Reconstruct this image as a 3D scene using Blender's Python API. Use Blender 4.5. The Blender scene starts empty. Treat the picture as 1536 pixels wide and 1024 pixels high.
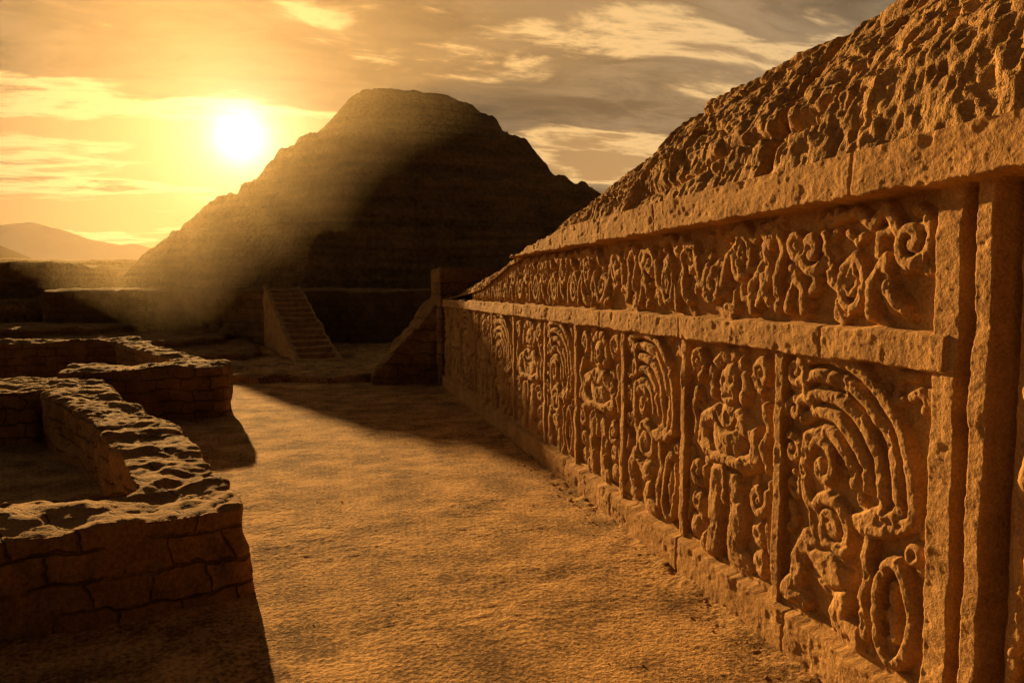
import bpy, bmesh, math, random
import numpy as np
from mathutils import Vector
random.seed(7)
scene=bpy.context.scene
R=math.radians
HAZE=True

# ------------------------------------------------------------------ noise
_tabs={}
def vn(x,y,seed=0):
    if seed not in _tabs: _tabs[seed]=np.random.RandomState(seed+11).rand(256,256)
    t=_tabs[seed]
    x=np.asarray(x,float); y=np.asarray(y,float)
    ix=np.floor(x).astype(int); iy=np.floor(y).astype(int)
    fx=x-ix; fy=y-iy
    fx=fx*fx*(3-2*fx); fy=fy*fy*(3-2*fy)
    a=t[ix&255,iy&255]; b=t[(ix+1)&255,iy&255]; c=t[ix&255,(iy+1)&255]; d=t[(ix+1)&255,(iy+1)&255]
    return ((a*(1-fx)+b*fx)*(1-fy)+(c*(1-fx)+d*fx)*fy)*2-1
def fbm(x,y,o=4,seed=0,g=.5):
    s=0;a=1;n=0
    for i in range(o):
        c,sn=math.cos(.6*i),math.sin(.6*i)
        xx=(x*c-y*sn)*2**i; yy_=(x*sn+y*c)*2**i
        s=s+a*vn(xx+17.3*i,yy_-9.1*i,seed+i); n+=a; a*=g
    return s/n
def ridged(x,y,o=4,seed=0,g=.55):
    s=0;a=1;n=0
    for i in range(o):
        c,sn=math.cos(.6*i),math.sin(.6*i)
        xx=(x*c-y*sn)*2**i; yy_=(x*sn+y*c)*2**i
        s=s+a*(1-2*np.abs(vn(xx+17.3*i,yy_-9.1*i,seed+i))); n+=a; a*=g
    return s/n
def sm(a,b,x):
    t=np.clip((x-a)/(b-a),0,1); return t*t*(3-2*t)

# ------------------------------------------------------------------ mesh utils
def grid_mesh(name,X,Y,Z,mat,flip=False,smooth=True):
    n,m=X.shape
    co=np.stack([X,Y,Z],-1).reshape(-1,3).astype(np.float32)
    i=np.arange(n*m).reshape(n,m)
    q=np.stack([i[:-1,:-1],i[1:,:-1],i[1:,1:],i[:-1,1:]],-1).reshape(-1,4)
    if flip: q=q[:,::-1]
    me=bpy.data.meshes.new(name)
    me.vertices.add(len(co)); me.vertices.foreach_set('co',co.ravel())
    me.loops.add(q.size); me.loops.foreach_set('vertex_index',np.ascontiguousarray(q).ravel().astype(np.int32))
    me.polygons.add(len(q)); me.polygons.foreach_set('loop_start',np.arange(0,q.size,4,dtype=np.int32))
    me.polygons.foreach_set('loop_total',np.full(len(q),4,dtype=np.int32))
    me.polygons.foreach_set('use_smooth',np.full(len(q),smooth))
    me.update(calc_edges=True); me.validate()
    me.materials.append(mat)
    ob=bpy.data.objects.new(name,me); scene.collection.objects.link(ob); return ob

def prism(bm,poly,z0,z1):
    n=len(poly)
    zt=z1 if isinstance(z1,(list,tuple)) else [z1]*n
    b=[bm.verts.new((p[0],p[1],z0)) for p in poly]
    t=[bm.verts.new((p[0],p[1],zt[i])) for i,p in enumerate(poly)]
    bm.faces.new(b[::-1]); bm.faces.new(t)
    for i in range(n):
        j=(i+1)%n; bm.faces.new((b[i],b[j],t[j],t[i]))
_tex={}
def ctex(size,depth=3):
    k=(size,depth)
    if k not in _tex:
        t=bpy.data.textures.new('clouds_%s'%size,'CLOUDS'); t.noise_scale=size; t.noise_depth=depth; _tex[k]=t
    return _tex[k]
def rough(name,prisms,mat,voxel=.05,disp=((.8,.12),(.15,.04)),soft=3):
    bm=bmesh.new()
    for p in prisms: prism(bm,*p)
    bmesh.ops.recalc_face_normals(bm,faces=bm.faces)
    me=bpy.data.meshes.new(name); bm.to_mesh(me); bm.free()
    me.materials.append(mat)
    ob=bpy.data.objects.new(name,me); scene.collection.objects.link(ob)
    m=ob.modifiers.new('remesh','REMESH'); m.mode='VOXEL'; m.voxel_size=voxel; m.use_smooth_shade=True
    s=ob.modifiers.new('soft','SMOOTH'); s.iterations=soft; s.factor=.5
    for sz,st in disp:
        d=ob.modifiers.new('disp','DISPLACE'); d.texture=ctex(sz); d.strength=st; d.mid_level=.5; d.texture_coords='GLOBAL'
    return ob

# ------------------------------------------------------------------ materials
def nt(mat): return mat.node_tree.nodes, mat.node_tree.links
def earth(name,c1,c2,scale=1.5,fine=30,bump=.6,dist=.03,brick=0,strata=False,rough_=.95,stretch=None,bw=.5,rh=.22,ramp=(.38,.62),mort=.018,cut=-.9,warp=.24,amt_=.6):
    m=bpy.data.materials.new(name); m.use_nodes=True
    N,L=nt(m); b=N['Principled BSDF']; b.inputs['Roughness'].default_value=rough_
    b.inputs['Specular IOR Level'].default_value=.1
    tc=N.new('ShaderNodeTexCoord'); vec=tc.outputs['Object']
    if stretch:
        mp=N.new('ShaderNodeMapping'); mp.inputs['Scale'].default_value=stretch; L.new(vec,mp.inputs[0]); vec2=mp.outputs[0]
    else: vec2=vec
    n1=N.new('ShaderNodeTexNoise'); n1.inputs['Scale'].default_value=scale; n1.inputs['Detail'].default_value=5; n1.inputs['Roughness'].default_value=.7
    n2=N.new('ShaderNodeTexNoise'); n2.inputs['Scale'].default_value=fine; n2.inputs['Detail'].default_value=3; n2.inputs['Roughness'].default_value=.75
    L.new(vec,n1.inputs['Vector']); L.new(vec2,n2.inputs['Vector'])
    ad=N.new('ShaderNodeMath'); ad.operation='MULTIPLY_ADD'; ad.inputs[1].default_value=.5
    L.new(n2.outputs['Fac'],ad.inputs[0]); 
    hf=N.new('ShaderNodeMath'); hf.operation='MULTIPLY'; hf.inputs[1].default_value=.5
    L.new(n1.outputs['Fac'],hf.inputs[0]); L.new(hf.outputs[0],ad.inputs[2])
    cr=N.new('ShaderNodeValToRGB'); cr.color_ramp.elements[0].position=ramp[0]; cr.color_ramp.elements[1].position=ramp[1]
    cr.color_ramp.elements[0].color=(*c2,1); cr.color_ramp.elements[1].color=(*c1,1)
    L.new(ad.outputs[0],cr.inputs['Fac'])
    col=cr.outputs['Color']; h=ad.outputs[0]
    if strata:
        mp=N.new('ShaderNodeMapping'); mp.inputs['Scale'].default_value=(.09,.09,1.5); L.new(vec,mp.inputs[0])
        n3=N.new('ShaderNodeTexNoise'); n3.inputs['Scale'].default_value=1.0; n3.inputs['Detail'].default_value=5; n3.inputs['Roughness'].default_value=.6; n3.inputs['Distortion'].default_value=.4; L.new(mp.outputs[0],n3.inputs['Vector'])
        c3=N.new('ShaderNodeValToRGB'); c3.color_ramp.elements[0].position=.4; c3.color_ramp.elements[1].position=.58
        c3.color_ramp.elements[0].color=(.5,.5,.5,1); L.new(n3.outputs['Fac'],c3.inputs['Fac'])
        mm=N.new('ShaderNodeMix'); mm.data_type='RGBA'; mm.blend_type='MULTIPLY'; mm.inputs['Factor'].default_value=.8
        L.new(col,mm.inputs['A']); L.new(c3.outputs['Color'],mm.inputs['B']); col=mm.outputs['Result']
        s2=N.new('ShaderNodeMath'); s2.operation='MULTIPLY_ADD'; s2.inputs[1].default_value=.9
        L.new(n3.outputs['Fac'],s2.inputs[0]); L.new(h,s2.inputs[2]); h=s2.outputs[0]
    if brick:
        sp=N.new('ShaderNodeSeparateXYZ'); 
        wn=N.new('ShaderNodeTexNoise'); wn.inputs['Scale'].default_value=2.6; wn.inputs['Detail'].default_value=3
        L.new(tc.outputs['Object'],wn.inputs['Vector'])
        mx=N.new('ShaderNodeVectorMath'); mx.operation='MULTIPLY_ADD'
        mx.inputs[1].default_value=(warp,warp,warp); L.new(wn.outputs['Color'],mx.inputs[0]); L.new(tc.outputs['Object'],mx.inputs[2])
        L.new(mx.outputs[0],sp.inputs[0])
        a=N.new('ShaderNodeMath'); a.operation='ADD'; L.new(sp.outputs['X'],a.inputs[0]); L.new(sp.outputs['Y'],a.inputs[1])
        cb=N.new('ShaderNodeCombineXYZ'); L.new(a.outputs[0],cb.inputs['X']); L.new(sp.outputs['Z'],cb.inputs['Y'])
        bt=N.new('ShaderNodeTexBrick'); bt.inputs['Scale'].default_value=1
        bt.inputs['Brick Width'].default_value=bw; bt.inputs['Row Height'].default_value=rh
        bt.inputs['Mortar Size'].default_value=mort; bt.inputs['Mortar Smooth'].default_value=.9
        bt.inputs['Color1'].default_value=(1,1,1,1); bt.inputs['Color2'].default_value=(.65,.65,.65,1); bt.inputs['Mortar'].default_value=(.3,.3,.3,1)
        L.new(cb.outputs[0],bt.inputs['Vector'])
        pm=N.new('ShaderNodeMapRange'); pm.inputs[1].default_value=.34; pm.inputs[2].default_value=.52
        n3=N.new('ShaderNodeTexNoise'); n3.inputs['Scale'].default_value=1.6; n3.inputs['Detail'].default_value=2; L.new(vec,n3.inputs['Vector'])
        L.new(n3.outputs['Fac'],pm.inputs[0])
        amt=N.new('ShaderNodeMath'); amt.operation='MULTIPLY'; amt.inputs[1].default_value=amt_; L.new(pm.outputs[0],amt.inputs[0])
        mm=N.new('ShaderNodeMix'); mm.data_type='RGBA'; mm.blend_type='MULTIPLY'
        L.new(amt.outputs[0],mm.inputs['Factor'])
        L.new(col,mm.inputs['A']); L.new(bt.outputs['Color'],mm.inputs['B']); col=mm.outputs['Result']
        s1=N.new('ShaderNodeMath'); s1.operation='MULTIPLY'; L.new(bt.outputs['Fac'],s1.inputs[0]); L.new(pm.outputs[0],s1.inputs[1])
        s2=N.new('ShaderNodeMath'); s2.operation='MULTIPLY_ADD'; s2.inputs[1].default_value=cut
        L.new(s1.outputs[0],s2.inputs[0]); L.new(h,s2.inputs[2]); h=s2.outputs[0]
    L.new(col,b.inputs['Base Color'])
    bp=N.new('ShaderNodeBump'); bp.inputs['Strength'].default_value=bump; bp.inputs['Distance'].default_value=dist
    L.new(h,bp.inputs['Height']); L.new(bp.outputs[0],b.inputs['Normal'])
    return m
M_wall=earth('carved_adobe',(.60,.355,.145),(.28,.155,.06),3,60,.9,.02)
M_rub=earth('eroded_adobe',(.52,.31,.125),(.24,.135,.052),2.5,26,1,.05)
M_gnd=earth('packed_dirt',(.64,.39,.165),(.15,.082,.032),1.6,26,1,.045,ramp=(.42,.585))
M_brick=earth('adobe_block',(.42,.245,.098),(.18,.10,.04),2.5,30,1,.045,brick=1)
M_terr=earth('terrace_adobe',(.40,.235,.095),(.17,.095,.038),1.2,14,.9,.06,brick=1,bw=.7,rh=.3)
M_mound=earth('mound_adobe',(.50,.30,.12),(.21,.12,.047),.5,4,1,.5,strata=True)
def emit_haze(name,c,e,k):  # aerial haze imitated by an even emission added to the slope colour
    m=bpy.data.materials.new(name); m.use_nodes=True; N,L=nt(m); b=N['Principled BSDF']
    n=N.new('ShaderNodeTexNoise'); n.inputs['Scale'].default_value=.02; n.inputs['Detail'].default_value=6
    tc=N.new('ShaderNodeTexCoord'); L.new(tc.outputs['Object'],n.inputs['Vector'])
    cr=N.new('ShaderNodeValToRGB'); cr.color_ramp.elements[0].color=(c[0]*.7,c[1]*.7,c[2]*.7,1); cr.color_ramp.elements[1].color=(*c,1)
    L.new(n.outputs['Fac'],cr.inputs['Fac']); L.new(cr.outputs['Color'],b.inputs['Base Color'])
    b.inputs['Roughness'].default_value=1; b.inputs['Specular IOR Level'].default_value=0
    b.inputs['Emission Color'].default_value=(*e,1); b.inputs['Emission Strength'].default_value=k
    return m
M_mtn=emit_haze('mountain_emit_haze',(.3,.2,.12),(.74,.42,.18),.36)
M_mtn2=emit_haze('far_range_emit_haze',(.3,.2,.12),(.80,.46,.20),.5)
M_hill=emit_haze('hill_emit_haze',(.25,.16,.09),(.7,.36,.13),.16)

# ------------------------------------------------------------------ carved relief wall
WX=3.04
ys=[-1.0]
while ys[-1]<19.3:
    y=ys[-1]; ys.append(y+(.03 if y<1.8 else max(.0055,.0013*y+.0022)))
ys=np.array(ys)
zs=np.arange(-.05,3.16,.0078)
Yg,Zg=np.meshgrid(ys,zs,indexing='ij')
wy=Yg+.019*fbm(Yg*4.5,Zg*4.5,4,40,.55); wz=Zg+.019*fbm(Yg*4.5+50,Zg*4.5,4,50,.55)
H=np.zeros_like(Yg)
def stroke(H,U,V,pts,r,amp,ps=4):
    pts=np.asarray(pts,float)
    best=np.full(U.shape,1e9)
    for (x0,y0),(x1,y1) in zip(pts[:-1],pts[1:]):
        dx,dy=x1-x0,y1-y0; l=dx*dx+dy*dy+1e-9
        t=np.clip(((U-x0)*dx+(V-y0)*dy)/l,0,1)
        best=np.minimum(best,(U-x0-t*dx)**2+(V-y0-t*dy)**2)
    p=np.clip(1-(np.sqrt(best)/r)**ps,0,1)**.6
    np.maximum(H,amp*p,out=H)
def blob(H,U,V,cx,cy,rx,ry,amp,ps=3.2):
    d=np.sqrt(((U-cx)/rx)**2+((V-cy)/ry)**2)
    np.maximum(H,amp*np.clip(1-d**ps,0,1)**.6,out=H)
def cut(H,U,V,pts,r,amp):
    pts=np.asarray(pts,float); best=np.full(U.shape,1e9)
    for (x0,y0),(x1,y1) in zip(pts[:-1],pts[1:]):
        dx,dy=x1-x0,y1-y0; l=dx*dx+dy*dy+1e-9
        t=np.clip(((U-x0)*dx+(V-y0)*dy)/l,0,1)
        best=np.minimum(best,(U-x0-t*dx)**2+(V-y0-t*dy)**2)
    H-=amp*np.exp(-best/(r*r))
def pit(H,U,V,cx,cy,r,amp):
    d=((U-cx)**2+(V-cy)**2)/(r*r); H-=amp*np.exp(-d*1.5)
def arc(cx,cy,rx,ry,a0,a1,n=14):
    return [(cx+rx*math.cos(R(a0+(a1-a0)*i/n)),cy+ry*math.sin(R(a0+(a1-a0)*i/n))) for i in range(n+1)]
def spiral(cx,cy,r0,r1,a0,turns,n=22):
    return [(cx+(r0+(r1-r0)*i/n)*math.cos(R(a0)+turns*6.283*i/n),cy+(r0+(r1-r0)*i/n)*math.sin(R(a0)+turns*6.283*i/n)) for i in range(n+1)]
def fill(H,U,V,rnd,n,am=.042):
    for i in range(n):
        x=rnd.random()*1.3; y=rnd.random()*1.6; a=rnd.random()*6.28; l=.05+.06*rnd.random()
        stroke(H,U,V,[(x,y),(x+l*math.cos(a),y+l*math.sin(a)),(x+l*math.cos(a)+l*math.cos(a+1.2),y+l*math.sin(a)+l*math.sin(a+1.2))],.034,am*(.6+.5*rnd.random()))
def panelA(H,U,V,rnd):
    A=.072
    fill(H,U,V,rnd,32)
    for i in range(5):
        r=.25+.108*i
        a=arc(.42,.90,r*1.13,r*1.04,128-i*4,4-i*1,18)
        ex,ey=a[-1]
        if i>1: a+=[(ex-.015,ey-.09),(ex-.07-.03*i,ey-.17),(ex-.11-.07*i,ey-.21)]
        stroke(H,U,V,a,.047,A*(.85+.06*i))
    stroke(H,U,V,[(.14,1.56),(.22,1.5),(.2,1.38),(.28,1.26)],.045,A)
    blob(H,U,V,.41,.94,.2,.2,A*.5)
    stroke(H,U,V,spiral(.42,.96,.01,.16,90,1.15),.042,A)
    blob(H,U,V,.42,.96,.05,.06,A)
    stroke(H,U,V,[(.25,1.1),(.21,.92),(.24,.74),(.36,.62)],.06,A)
    stroke(H,U,V,spiral(.5,.6,.06,.21,20,1.5),.05,A)
    blob(H,U,V,.5,.6,.09,.09,A*.9)
    blob(H,U,V,.5,.36,.22,.17,A*1.1)
    stroke(H,U,V,[(.42,.38),(.24,.46),(.15,.32),(.17,.18),(.07,.08),(.24,.07)],.082,A*1.15)
    stroke(H,U,V,[(.56,.36),(.64,.22),(.58,.12),(.6,.06),(.78,.05)],.092,A*1.15)
    cut(H,U,V,[(.34,.3),(.5,.24),(.66,.3)],.018,.03)
    cut(H,U,V,[(.3,.43),(.5,.46),(.68,.42)],.014,.03)
    stroke(H,U,V,arc(1.07,.32,.13,.27,0,360,26),.042,A)
    stroke(H,U,V,[(1.07,.46),(1.05,.32),(1.08,.18)],.034,A*.7)
    stroke(H,U,V,[(.86,.64),(.82,.55),(.88,.45),(.82,.3),(.86,.12)],.048,A)
    blob(H,U,V,1.2,.66,.08,.07,A); pit(H,U,V,1.2,.66,.03,.035)
    for cy in (1.5,1.25,1.0,.77):
        stroke(H,U,V,spiral(.09,cy,.015,.09,rnd.random()*360,1.1),.034,A*.95)
    stroke(H,U,V,[(.05,.64),(.11,.56),(.05,.48)],.04,A)
def panelB(H,U,V,rnd):
    A=.075
    c=.65
    fill(H,U,V,rnd,32)
    stroke(H,U,V,arc(c,1.34,.25,.19,-10,190,14),.06,A*.85)
    for a in (30,60,90,120,150):
        cut(H,U,V,[(c+.17*math.cos(R(a)),1.34+.13*math.sin(R(a))),(c+.33*math.cos(R(a)),1.34+.26*math.sin(R(a)))],.014,.03)
    blob(H,U,V,c,1.31,.16,.18,A*1.2)
    for s in (-1,1):
        pit(H,U,V,c+s*.06,1.35,.028,.04)
        stroke(H,U,V,spiral(c+s*.47,1.44,.02,.12,90+s*60,1.3*s),.042,A)
        blob(H,U,V,c+s*.22,1.24,.06,.07,A)
        stroke(H,U,V,[(c+s*.16,1.08),(c+s*.38,1.0),(c+s*.42,.84),(c+s*.24,.76)],.085,A*1.05)
        stroke(H,U,V,[(c+s*.15,.6),(c+s*.18,.4),(c+s*.14,.24),(c+s*.15,.08),(c+s*.27,.05)],.115,A*1.1)
        stroke(H,U,V,[(c+s*.5,1.22),(c+s*.57,1.07),(c+s*.5,.94),(c+s*.57,.8)],.045,A*.9)
        stroke(H,U,V,spiral(c+s*.46,.58,.02,.12,rnd.random()*360,1.2),.044,A)
        blob(H,U,V,c+s*.45,.33,.12,.11,A*.9); blob(H,U,V,c+s*.47,.13,.11,.11,A*.9)
        pit(H,U,V,c+s*.45,.33,.03,.03)
        stroke(H,U,V,[(c+s*.6,.7),(c+s*.57,.4),(c+s*.61,.15)],.034,A*.7)
    cut(H,U,V,[(c-.05,1.23),(c+.05,1.23)],.02,.03)
    blob(H,U,V,c,.95,.28,.25,A*1.05)
    cut(H,U,V,arc(c,1.12,.17,.14,200,340,8),.016,.03)
    blob(H,U,V,c,.62,.30,.17,A)
    stroke(H,U,V,[(c-.26,.76),(c+.26,.76)],.045,A*1.35)
    cut(H,U,V,[(c-.24,.7),(c+.24,.7)],.012,.03)
    cut(H,U,V,[(c,.5),(c+.01,.3),(c,.08)],.03,.05)
    stroke(H,U,V,[(c,.7),(c+.02,.56),(c,.46)],.045,A*1.3)
pil=[3.12,4.51,5.90,7.24,8.72,10.05,11.8,13.4,15.0,16.6,18.1,19.2]
PZ0,PZ1=.33,2.0
kinds='ABABABABABA'
for k in range(len(pil)-1):
    a,b=pil[k]+(.09 if k==0 else .06),pil[k+1]-.06
    i0,i1=np.searchsorted(ys,[a-.03,b+.03]); j0,j1=np.searchsorted(zs,[PZ0-.02,PZ1+.02])
    U=(b-wy[i0:i1,j0:j1])/(b-a)*1.3; V=(wz[i0:i1,j0:j1]-PZ0)/(PZ1-PZ0)*1.62
    h=np.zeros_like(U); rnd=random.Random(k*13+3)
    if kinds[k]=='A': panelA(h,U,V,rnd)
    else: panelB(h,U,V,rnd)
    H[i0:i1,j0:j1]=h
for (a,b) in ((1.3,2.76),(-.2,1.2)):
    i0,i1=np.searchsorted(ys,[a,b]); j0,j1=np.searchsorted(zs,[PZ0,2.85])
    U=(b-wy[i0:i1,j0:j1])/(b-a)*1.3; V=(wz[i0:i1,j0:j1]-PZ0)/2.5*1.62
    h=np.zeros_like(U); panelB(h,U,V,random.Random(5)); H[i0:i1,j0:j1]=h
FZ0,FZ1=2.2,2.9
def frieze(a,b,seed):
    rnd=random.Random(seed)
    i0,i1=np.searchsorted(ys,[a,b]); j0,j1=np.searchsorted(zs,[FZ0-.02,FZ1+.02])
    U=b-wy[i0:i1,j0:j1]; V=wz[i0:i1,j0:j1]-FZ0
    h=np.zeros_like(U); L=b-a; x=.15; up=1
    while x<L:
        def S(pts,r,am):
            xs=[p[0] for p in pts]; lo,hi=min(xs)-r-.03,max(xs)+r+.03
            c=np.where((U[:,0]>lo-.08)&(U[:,0]<hi+.08))[0]
            if len(c)<2: return
            s=slice(c[0],c[-1]+1); hh=h[s]; stroke(hh,U[s],V[s],pts,r,am); h[s]=hh
        A=.075
        for q in range(10):
            xx=x+rnd.random()*.45-.1; yy=.04+rnd.random()*.62; aa=rnd.random()*6.28; l=.05+.06*rnd.random()
            S([(xx,yy),(xx+l*math.cos(aa),yy+l*math.sin(aa)),(xx+l*math.cos(aa)+l*math.cos(aa+1.3),yy+l*math.sin(aa)+l*math.sin(aa+1.3))],.036,A*(.45+.4*rnd.random()))
        cy=.45 if up>0 else .24
        t=rnd.choice([0,1,2])
        if t==0:
            S(spiral(x,cy,.02,.16,rnd.random()*360,1.4*up),.044,A)
            S([(x+.14,cy),(x+.2,cy-.2*up),(x+.32,cy-.26*up),(x+.4,cy-.1*up)],.044,A)
        elif t==1:
            S(arc(x,cy,.1,.15,0,360,20),.042,A); S(arc(x,cy,.03,.06,0,360,10),.03,A)
            S([(x-.12,.62),(x+.02,.66),(x+.16,.56),(x+.26,.64),(x+.36,.5)],.042,A)
            S([(x+.18,.05),(x+.16,.25),(x+.26,.38),(x+.3,.2),(x+.4,.1)],.044,A)
        else:
            S([(x-.15,.1),(x-.05,.3),(x-.1,.5),(x+.05,.6),(x+.13,.45),(x+.05,.3),(x+.1,.08)],.046,A)
            S(spiral(x+.27,.5,.015,.1,rnd.random()*360,1.2),.04,A)
            S([(x+.2,.08),(x+.26,.28),(x+.36,.22),(x+.38,.06)],.044,A)
        x+=.38+.08*rnd.random(); up=-up
    return i0,i1,j0,j1,h
i0,i1,j0,j1,h=frieze(3.24,15.5,4); H[i0:i1,j0:j1]=np.maximum(H[i0:i1,j0:j1],h)
er=fbm(Yg*2.3,Zg*2.3,3,60)
H=H*(.95+.4*er)+.010*fbm(Yg*10,Zg*10,4,70)+.005*ridged(Yg*26,Zg*26,3,80)
H-=.018*sm(.2,.55,fbm(Yg*9+5,Zg*9,3,90))
e=.012*fbm(Yg*5,Zg*5,4,100)
def band(lo,hi,c,ed=.006): return sm(lo-ed,lo+ed,c)*(1-sm(hi-ed,hi+ed,c))
P=np.zeros_like(H)
for k,p in enumerate(pil):
    w=.05 if k else .085
    top=2.02 if k else 2.92
    P=np.maximum(P,.078*band(p-w,p+w,Yg+e,.010)*(Zg<top))
P=np.maximum(P,.085*band(2.85,2.96,Yg+e,.012)*(Zg<2.92))
P=np.maximum(P,.075*band(1.22,1.3,Yg+e,.02)*(Zg<2.92))
gr=band(2.975,3.02,Yg+e,.012)+band(2.79,2.83,Yg+e,.012)
P=np.maximum(P,.105*band(1.99,2.185,Zg+e*1.5,.009)*(Yg>3.1))
P=np.maximum(P,.13*band(-.3,.30,Zg+e*1.8,.02))
P=np.maximum(P,.05*band(.28,.345,Zg+e*1.5,.01))
P=np.maximum(P,.19*band(2.905,3.3,Zg+e*2.0,.012))
fr=fbm(Yg*3.0,Zg*6,4,120)
P=P+(P>.02)*(.016*fr+.005*ridged(Yg*14,Zg*22,3,130)-.010*sm(.3,.6,fbm(Yg*6,Zg*8,3,135)))
H=np.where(P>H,P,H)-.09*gr*(Zg<2.9)*(Zg>.3)
for sp,z0,z1,s in ((1.9,2.0,2.19,.7),(2.6,2.91,3.2,.2),(1.55,-.1,.31,1.1)):
    g=np.abs(((Yg+e*3+s)/sp)%1-.5)*sp
    H-=.014*np.exp(-(g/.009)**2)*(Zg>z0)*(Zg<z1)
topz=np.interp(Yg,[0,8.4,10.4,12,14,15.2,15.6,19.4],[3.2,3.2,3.02,2.86,2.5,2.42,2.19,2.19])
topz=topz+.06*fbm(Yg*4,Yg*0,3,140)*sm(8.5,10,Yg)
X=WX-H
Zw=np.minimum(Zg,topz)
X=np.where(Zg>topz,WX-.02+np.minimum(Zg-topz,.5)*1.2,X)
relief=grid_mesh('carved_relief_wall',X,Yg,Zw,M_wall,flip=False)

# ------------------------------------------------------------------ eroded mass above/behind the wall
yy=np.concatenate([np.arange(-1,2.5,.05),np.arange(2.5,10,.018),np.arange(10,20.5,.04)])
ss=np.concatenate([np.linspace(0,2.3,150),np.linspace(2.35,3.4,30),np.linspace(3.6,22,50)])
Ym,Sm=np.meshgrid(yy,ss,indexing='ij')
KS=[0,.10,.5,1.3,2.0,2.5,6,12,22]
px=np.interp(Sm,KS,[2.93,3.03,3.17,3.72,4.5,5.0,8.5,14,22])
pf=np.interp(Sm,KS,[0,.03,.40,.88,1.0,1.0,.9,.5,-2.4])
ridge=np.interp(Ym,[-1,4,7.3,7.6,8.3,9,10.4,11.5,12.4,15.3,17,19,20.5],[4.6,4.5,4.38,4.10,4.02,3.88,3.5,3.35,3.2,2.9,2.65,2.3,1.2])
base=np.interp(Ym,[-1,8.4,10.4,12,14,15.2,19.4,20.5],[3.10,3.10,2.94,2.78,2.42,2.34,2.1,1.0])
k=sm(.03,.3,Sm); topk=1-.7*sm(1.3,1.9,Sm)
vy=Ym+.10*fbm(Ym*2,Sm*2,3,205)
d=.07*fbm(Ym*.9,Sm*.9,2,200)+.035*ridged(vy*2.2,Sm*1.8,4,210,.55)+.038*fbm(vy*6,Sm*4.5,4,220,.7)
d-=.032*sm(.2,.6,fbm(vy*9,Sm*7,3,225))+.024*sm(.1,.5,fbm(vy*20,Sm*16,2,228))
d+=.018*fbm(Ym*28,Sm*24,2,229)
# big cracks that split the mass into blocks
bx=np.abs(vn(vy*1.1,Sm*1.3,260)); by=np.abs(vn(vy*1.3+30,Sm*.9,261))
d-=.07*np.exp(-(bx/.035)**2)+.05*np.exp(-(by/.03)**2)
d*=k*topk
cleft=np.exp(-((Ym-4.92-.12*fbm(Sm*2,Sm*0,2,240))/.05)**2)*.24*k
d-=cleft
Zm=base+(ridge-base)*pf+d*.5
Xm=px-d*.9
Zm=np.maximum(Zm,-.2)
mass=grid_mesh('eroded_adobe_bank',Xm,Ym,Zm,M_rub,flip=True)

pier=rough('adobe_pier',[([(2.86,18.9),(4.7,18.9),(4.7,20.6),(2.86,20.6)],-.3,2.95)],M_terr,.05,((.9,.1),(.15,.04)))
butt=rough('sloping_buttress',[([(1.25,19.7),(2.95,19.4),(2.95,21.2),(1.45,21.4)],-.3,[.22,2.15,2.15,.25])],M_terr,.05,((.9,.3),(.3,.12),(.1,.03)))

# ------------------------------------------------------------------ ground
def graded(segs):
    out=[]
    for a,b,s in segs: out+=list(np.arange(a,b,s))
    return np.array(out+[segs[-1][1]])
gx=graded([(-5000,-1000,800),(-1000,-100,90),(-100,-20,5),(-20,-6,.35),(-6,-2,.04),(-2,3.6,.018),(3.6,20,.8),(20,100,8),(100,1000,90),(1000,5000,800)])
gy=graded([(-400,-40,60),(-40,-2,3),(-2,2,.3),(2,9,.018),(9,14,.035),(14,24,.07),(24,60,.6),(60,200,7),(200,1000,80),(1000,6000,700)])
GX,GY=np.meshgrid(gx,gy,indexing='ij')
near=sm(-8,-5,GX)*(1-sm(20,40,GY))
clump=fbm(GX*8,GY*12,4,320,.78)
worn=.2+.8*sm(-.25,.4,fbm(GX*1.1,GY*1.1,3,345))
GZ=near*(.020*fbm(GX*.7,GY*.7,2,300)+.007*fbm(GX*2.6,GY*3,3,310)+.0105*clump*worn)
GZ+=near*.05*np.exp(-((GX-2.95)/.15)**2)*(.5+.8*fbm(GX*5,GY*5,3,330))
ground=grid_mesh('ground',GX,GY,GZ,M_gnd,flip=False)

rs=np.random.RandomState(3)
bm=bmesh.new(); bmesh.ops.create_icosphere(bm,subdivisions=1,radius=1)
iv=np.array([v.co[:] for v in bm.verts]); itf=[[v.index for v in f.verts] for f in bm.faces]; bm.free()
V=[];F=[]
def stone(x,y,s):
    o=len(V); sc=s*np.array([rs.uniform(.7,1.4),rs.uniform(.7,1.4),rs.uniform(.45,.8)]); an=rs.uniform(0,6.28)
    c,s_=math.cos(an),math.sin(an)
    p=iv*(1+rs.uniform(-.22,.22,(len(iv),1)))*sc
    for q in p: V.append((x+q[0]*c-q[1]*s_,y+q[0]*s_+q[1]*c,q[2]+sc[2]*.25))
    for f in itf: F.append([i+o for i in f])
for i in range(1100):
    stone(2.92-abs(rs.normal(0,.14)),2.3+16*rs.rand()**1.5,.006+.013*rs.rand()**3)
for i in range(500):
    y=2.3+11*rs.rand()**1.4; stone(-.1+2.9*rs.rand(),y,.004+.007*rs.rand()**4)
me=bpy.data.meshes.new('gravel'); me.from_pydata(V,[],F); me.materials.append(M_gnd)
go=bpy.data.objects.new('gravel',me); scene.collection.objects.link(go)

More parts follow.
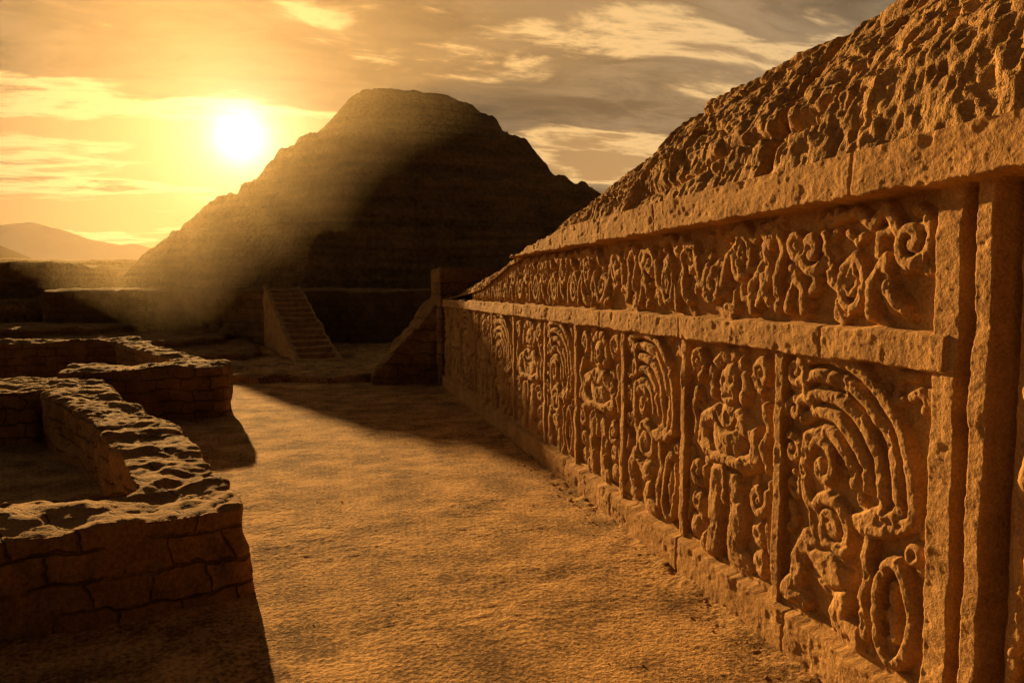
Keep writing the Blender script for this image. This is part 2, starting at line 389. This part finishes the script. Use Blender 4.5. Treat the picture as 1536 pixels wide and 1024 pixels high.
# ------------------------------------------------------------------ low ruined walls (left)
WD=((1.1,.24),(.4,.12),(.12,.04))
w1=rough('low_adobe_wall',[
  ([(-.60,6.28),(-.92,7.35),(-1.6,7.05),(-2.6,6.85),(-6.0,6.6),(-6.0,5.5),(-2.3,5.76)],-.3,[.70,.72,.72,.72,.74,.74,.72]),
  ([(-.62,6.4),(-1.25,8.6),(-2.3,11.4),(-3.2,13.2),(-3.9,15.4),(-4.7,15.2),(-4.1,13.0),(-2.75,10.4),(-1.9,8.1),(-1.5,6.8)],-.3,[.7,.72,.74,.78,.85,.85,.8,.76,.74,.72]),
  ([(-3.9,14.3),(-3.9,15.4),(-13,15.2),(-13,13.4),(-4.4,13.3)],-.3,.82)],M_brick,.03,WD)
w2=rough('low_adobe_wall',[
  ([(-1.8,15.35),(-1.78,16.3),(-4.6,16.5),(-4.6,15.15)],-.3,.95),
  ([(-1.85,16.0),(-2.5,16.1),(-6.0,24.6),(-5.3,24.9)],-.3,.93),
  ([(-5.3,24.0),(-5.3,25.0),(-18,25.0),(-18,24.0)],-.3,.95)],M_brick,.045,WD)
w3=rough('low_adobe_wall',[([(-9,19),(-9,19.9),(-18,19.6),(-18,18.8)],-.3,.7)],M_brick,.06,((1.1,.14),(.2,.05)))

rough('low_platform',[([(-6,20.6),(-2.4,21.2),(-1.6,20.7),(-.9,20.9),(.2,20.2),(1.4,20.5),(2.2,22),(3,33),(-6,33)],-.3,.17)],M_gnd,.07,((1.5,.3),(.4,.14),(.12,.03)))
rough('stepped_terrace',[([(-8,27),(-2.3,25.6),(-2.0,27.4),(-2.8,33),(-12,34)],-.3,.36),
   ([(-16,29.5),(-5.2,28.6),(-3.6,31),(-4,36),(-18,36)],-.3,.62),
   ([(-26,32.5),(-8.5,32.5),(-7.5,37),(-26,38)],-.3,.95)],M_terr,.08,((1.5,.3),(.4,.14),(.12,.04)))
rough('terrace_platform',[
   ([(-7.6,38.4),(-1.95,32.3),(-1.2,34),(2.9,33.4),(40,33),(40,75),(-12,75),(-12.2,38.6)],-.3,2.4),
   ],M_terr,.13,((2.2,.4),(.6,.2),(.2,.06)))
rough('earth_berm',[([(-60,47),(-14,46),(-12,75),(-60,80)],-.3,3.9),
   ([(-90,62),(-13,60),(-11,80),(-90,90)],-.3,4.5),([(-40,40),(-15,40),(-13,47),(-40,48)],-.3,1.9)],M_mound,.3,((4,.5),(.6,.3)))
nu,nv=np.meshgrid(np.linspace(0,1,40),np.linspace(0,2*math.pi,80),indexing='ij')
rr=nu*3.2*(1+.15*fbm(np.cos(nv)*2+5,np.sin(nv)*2+5,3,400))
grid_mesh('earth_mound',-17.2+rr*np.cos(nv),34+rr*np.sin(nv),(2.25*(1-nu**2.2))+.2*fbm(rr*np.cos(nv)*2,rr*np.sin(nv)*2,3,410),M_terr,flip=False)

# ------------------------------------------------------------------ staircase ramp
bm=bmesh.new()
T0=Vector((-1.45,32.2)); B0=Vector((-.05,24.7)); dr=(B0-T0); Ls=dr.length; dr/=Ls; nr=Vector((-dr.y,dr.x))
ns=14
def pt(s,o): q=T0+dr*s+nr*o; return (q.x,q.y)
for i in range(ns):
    s0=Ls*i/ns; s1=Ls*(i+1)/ns+(.02 if i<ns-1 else 0); z=2.5-(2.4)*(i+.4)/ns
    prism(bm,[pt(s0,-.6),pt(s1,-.6),pt(s1,.6),pt(s0,.6)],-.2,z)
prism(bm,[pt(-.3,-.75),pt(Ls,-.75),pt(Ls,-.6),pt(-.3,-.6)],-.2,[2.62,.2,.2,2.62])
prism(bm,[pt(-.3,.6),pt(Ls,.6),pt(Ls,.7),pt(-.3,.7)],-.2,[2.58,.18,.18,2.58])
bmesh.ops.recalc_face_normals(bm,faces=bm.faces)
me=bpy.data.meshes.new('adobe_staircase'); bm.to_mesh(me); bm.free(); me.materials.append(M_wall)
st=bpy.data.objects.new('adobe_staircase',me); scene.collection.objects.link(st)
m=st.modifiers.new('r','REMESH'); m.mode='VOXEL'; m.voxel_size=.035; m.use_smooth_shade=True
for sz,sg in ((.7,.14),(.15,.05)):
    dd=st.modifiers.new('d','DISPLACE'); dd.texture=ctex(sz); dd.strength=sg; dd.texture_coords='GLOBAL'

# ------------------------------------------------------------------ pyramid mound
mx=np.arange(-17,42,.12); my=np.arange(39,80,.12)
MX,MY=np.meshgrid(mx,my,indexing='ij')
wa=.45*fbm(MX*.22,MY*.22,3,500)+.18*fbm(MX*1.3,MY*1.3,4,505,.6); wb=.45*fbm(MX*.22+40,MY*.22,3,510)+.18*fbm(MX*1.3,MY*1.3+30,4,515,.6)
wx=MX+wa; wyy=MY+wb
Td=[-1,0,2.1,3.6,5.1,6.6,8.1,9.6,12.6,40]; Tz=[0,2.4,6.1,6.25,9.3,9.45,12.75,12.9,16.3,16.9]
df=(wyy-42)-.05*(wx+.9); dl=(wx+.9)*.71+(wyy-42)*.70
zr=np.interp(wx,[-15,-12.6,-11.9,-10.2,-9.2,-8.9,-6.4,-5.0,-4.7,-2.4,-1.4,-.9,.4,1.2,2.6,4.0,6,10.4,12.2,12.6,13.5,13.9,15.1,16.4,19,21,24,28,33],
                [2.2,3.4,4.1,5.3,5.8,6.6,8.6,8.8,9.5,11.8,12.1,13.0,13.4,14.3,15.9,16.7,16.8,15.7,14.6,13.5,13.0,12.2,10.5,10.1,8.0,6.9,5.4,3.6,2.0])
MZ=np.minimum(np.minimum(np.interp(df,Td,Tz),np.interp(dl,Td,Tz)),zr)
MZ=np.minimum(MZ,np.interp(78-wyy,Td,Tz))
rel=sm(2.6,5,MZ); up=1-sm(13.5,15.5,MZ)
hf_=np.where(df<dl,MX,(MY-MX)*.7)
gully=np.abs(fbm(hf_*.7,MZ*.10,4,520,.6))
MZ=MZ-rel*up*(.7*gully)+rel*(.15*fbm(MX*.9,MY*.9,4,530)+.20*ridged(MX*2.2,MY*2.2,4,540,.65))
pyr=grid_mesh('adobe_pyramid',MX,MY,MZ,M_mound,flip=False)

# ------------------------------------------------------------------ distant mountains
def ridge_mesh(name,y0,dep,xs,zs_,mat,amp,seed,n=400):
    x=np.linspace(xs[0],xs[-1],n); v=np.linspace(-1,1,40)
    A,B=np.meshgrid(x,v,indexing='ij')
    prof=np.interp(A,xs,zs_)+amp*fbm(A/60,B*1.5,5,seed)
    Z=prof*(1-np.abs(B)**1.3)-3
    grid_mesh(name,A,y0+B*dep,Z,mat)
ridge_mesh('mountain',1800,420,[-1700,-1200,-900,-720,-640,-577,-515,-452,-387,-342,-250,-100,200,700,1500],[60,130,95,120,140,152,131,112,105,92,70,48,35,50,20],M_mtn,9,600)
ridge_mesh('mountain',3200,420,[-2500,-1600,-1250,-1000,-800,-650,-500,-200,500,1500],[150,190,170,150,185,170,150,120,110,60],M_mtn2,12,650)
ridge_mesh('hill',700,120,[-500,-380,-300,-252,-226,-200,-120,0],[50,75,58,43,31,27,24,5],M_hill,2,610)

# ------------------------------------------------------------------ haze over the plain
if HAZE:
    bm=bmesh.new(); prism(bm,[(-4,27),(34,30),(34,60),(-26,60)],-.5,26)
    bmesh.ops.recalc_face_normals(bm,faces=bm.faces)
    me=bpy.data.meshes.new('dust_haze'); bm.to_mesh(me); bm.free()
    hz=bpy.data.objects.new('dust_haze',me); scene.collection.objects.link(hz)
    mh=bpy.data.materials.new('dust_haze'); mh.use_nodes=True; N,L=nt(mh); N.remove(N['Principled BSDF'])
    vs=N.new('ShaderNodeVolumeScatter'); vs.inputs['Color'].default_value=(1,.84,.52,1); vs.inputs['Density'].default_value=.0019; vs.inputs['Anisotropy'].default_value=.72
    L.new(vs.outputs[0],N['Material Output'].inputs['Volume']); me.materials.append(mh)

# ------------------------------------------------------------------ sun
AZ,EL=10,11.4
sd=Vector((-math.sin(R(AZ))*math.cos(R(EL)),math.cos(R(AZ))*math.cos(R(EL)),math.sin(R(EL))))
sl=bpy.data.lights.new('sun','SUN'); sl.energy=10.5; sl.angle=R(.6); sl.color=(1,.56,.18)
so=bpy.data.objects.new('sun',sl); scene.collection.objects.link(so); so.rotation_euler=sd.to_track_quat('Z','Y').to_euler()

# ------------------------------------------------------------------ sky
w=bpy.data.worlds.new('World'); scene.world=w; w.use_nodes=True
N,L=w.node_tree.nodes,w.node_tree.links; bg=N['Background']
def val(x,sock):
    if isinstance(x,(int,float)): sock.default_value=x
    else: L.new(x,sock)
def mth(op,a,b=0,c=None,clamp=False):
    n=N.new('ShaderNodeMath'); n.operation=op; n.use_clamp=clamp; val(a,n.inputs[0]); val(b,n.inputs[1])
    if c is not None: val(c,n.inputs[2])
    return n.outputs[0]
def mrange(x,a,b,c=0,d=1):
    n=N.new('ShaderNodeMapRange'); n.interpolation_type='SMOOTHSTEP'; val(x,n.inputs[0])
    for i,v in enumerate((a,b,c,d)): n.inputs[i+1].default_value=v
    return n.outputs[0]
def cmix(f,a,b,mode='MIX'):
    n=N.new('ShaderNodeMix'); n.data_type='RGBA'; n.blend_type=mode; n.clamp_factor=True; val(f,n.inputs['Factor'])
    for s,v in (('A',a),('B',b)):
        if isinstance(v,tuple): n.inputs[s].default_value=(*v,1)
        else: L.new(v,n.inputs[s])
    return n.outputs['Result']
tc=N.new('ShaderNodeTexCoord'); D=tc.outputs['Generated']
sv=Vector((-.0986,1.0713,.1996)).normalized()
dp=N.new('ShaderNodeVectorMath'); dp.operation='DOT_PRODUCT'; L.new(D,dp.inputs[0]); dp.inputs[1].default_value=sv
sraw=dp.outputs['Value']; s=mth('MAXIMUM',sraw,0.0001)
sp=N.new('ShaderNodeSeparateXYZ'); L.new(D,sp.inputs[0]); ex,ey,ez=sp.outputs
el=mth('MAXIMUM',ez,0)
warmw=mth('POWER',s,5)
hw=mrange(el,0,.3)
warm=cmix(hw,(.56,.26,.065),(.40,.20,.06))
cool=cmix(hw,(.62,.36,.13),(.34,.235,.135))
base=cmix(warmw,cool,warm)
def noise(v,sc,det,ro,di=0):
    n=N.new('ShaderNodeTexNoise'); n.inputs['Scale'].default_value=sc; n.inputs['Detail'].default_value=det; n.inputs['Roughness'].default_value=ro; n.inputs['Distortion'].default_value=di; L.new(v,n.inputs['Vector']); return n.outputs['Fac']
dn=mth('ADD',el,.16)
cb=N.new('ShaderNodeCombineXYZ'); L.new(mth('DIVIDE',ex,dn),cb.inputs[0]); L.new(mth('DIVIDE',ey,dn),cb.inputs[1])
mp=N.new('ShaderNodeMapping'); mp.inputs['Rotation'].default_value=(0,0,R(-14)); mp.inputs['Scale'].default_value=(.8,1.7,1); mp.inputs['Location'].default_value=(3.3,1.7,0); L.new(cb.outputs[0],mp.inputs[0])
n1=noise(mp.outputs[0],1.0,5,.55,.3); n2=noise(mp.outputs[0],3.6,5,.64,.4)
nn=mth('ADD',n1,mth('MULTIPLY',mth('SUBTRACT',n2,.5),.42))
bias=mth('MULTIPLY_ADD',mrange(el,.20,.26),mth('MULTIPLY',mth('POWER',s,9),.09),mrange(el,.14,.27,-.07,.10))
nb=mth('ADD',nn,bias)
edge=mth('MULTIPLY',mrange(nb,.42,.50),mth('SUBTRACT',1,mrange(nb,.52,.60)))
mask=mrange(nb,.50,.62)
gold=cmix(warmw,(.80,.54,.26),(1.0,.58,.19))
c1=cmix(mth('MULTIPLY',edge,.85),base,gold)
cl=cmix(mrange(n2,.3,.7),(.05,.028,.011),(.20,.11,.04))
cl2=cmix(warmw,cmix(mrange(n2,.3,.7),(.15,.10,.055),(.42,.295,.165)),cl)
c2=cmix(mth('MULTIPLY',mask,.94),c1,cl2)
dim=mth('MULTIPLY',mrange(sraw,-.3,.5,.07,1),mrange(el,.36,.7,1,.12))
vm=N.new('ShaderNodeVectorMath'); vm.operation='SCALE'; L.new(c2,vm.inputs[0]); L.new(dim,vm.inputs['Scale'])
def glow(p,amp,col,prev,f=None):
    g=mth('MULTIPLY',mth('POWER',s,p),amp)
    if f is not None: g=mth('MULTIPLY',g,f)
    v=N.new('ShaderNodeVectorMath'); v.operation='SCALE'; v.inputs[0].default_value=col; L.new(g,v.inputs['Scale'])
    a=N.new('ShaderNodeVectorMath'); a.operation='ADD'; L.new(prev,a.inputs[0]); L.new(v.outputs[0],a.inputs[1]); return a.outputs[0]
thin=mth('SUBTRACT',1,mth('MULTIPLY',mask,.8))
o=glow(2600,1.6,(1,.9,.65),vm.outputs[0])
o=glow(380,.75,(1,.82,.46),o,mth('SUBTRACT',1,mth('MULTIPLY',mask,.3)))
o=glow(60,.2,(1,.55,.18),o,thin)
sky=N.new('ShaderNodeTexSky'); sky.sky_type='NISHITA'; sky.sun_disc=False; sky.sun_elevation=R(EL); sky.sun_rotation=R(-AZ)
sk=N.new('ShaderNodeVectorMath'); sk.operation='SCALE'; L.new(sky.outputs[0],sk.inputs[0]); sk.inputs['Scale'].default_value=.003
fa=N.new('ShaderNodeVectorMath'); fa.operation='ADD'; L.new(o,fa.inputs[0]); L.new(sk.outputs[0],fa.inputs[1])
L.new(fa.outputs[0],bg.inputs['Color']); bg.inputs['Strength'].default_value=1.0

# ------------------------------------------------------------------ camera
cam=bpy.data.cameras.new('camera'); cam.lens=26.95; cam.sensor_width=36; cam.clip_end=12000; cam.clip_start=.05
co=bpy.data.objects.new('camera',cam); scene.collection.objects.link(co)
co.location=(0,0,2.4); co.rotation_euler=(R(90-3.83),0,R(-14.0)); scene.camera=co
scene.view_settings.view_transform='Standard'; scene.view_settings.look='None'; scene.view_settings.exposure=0
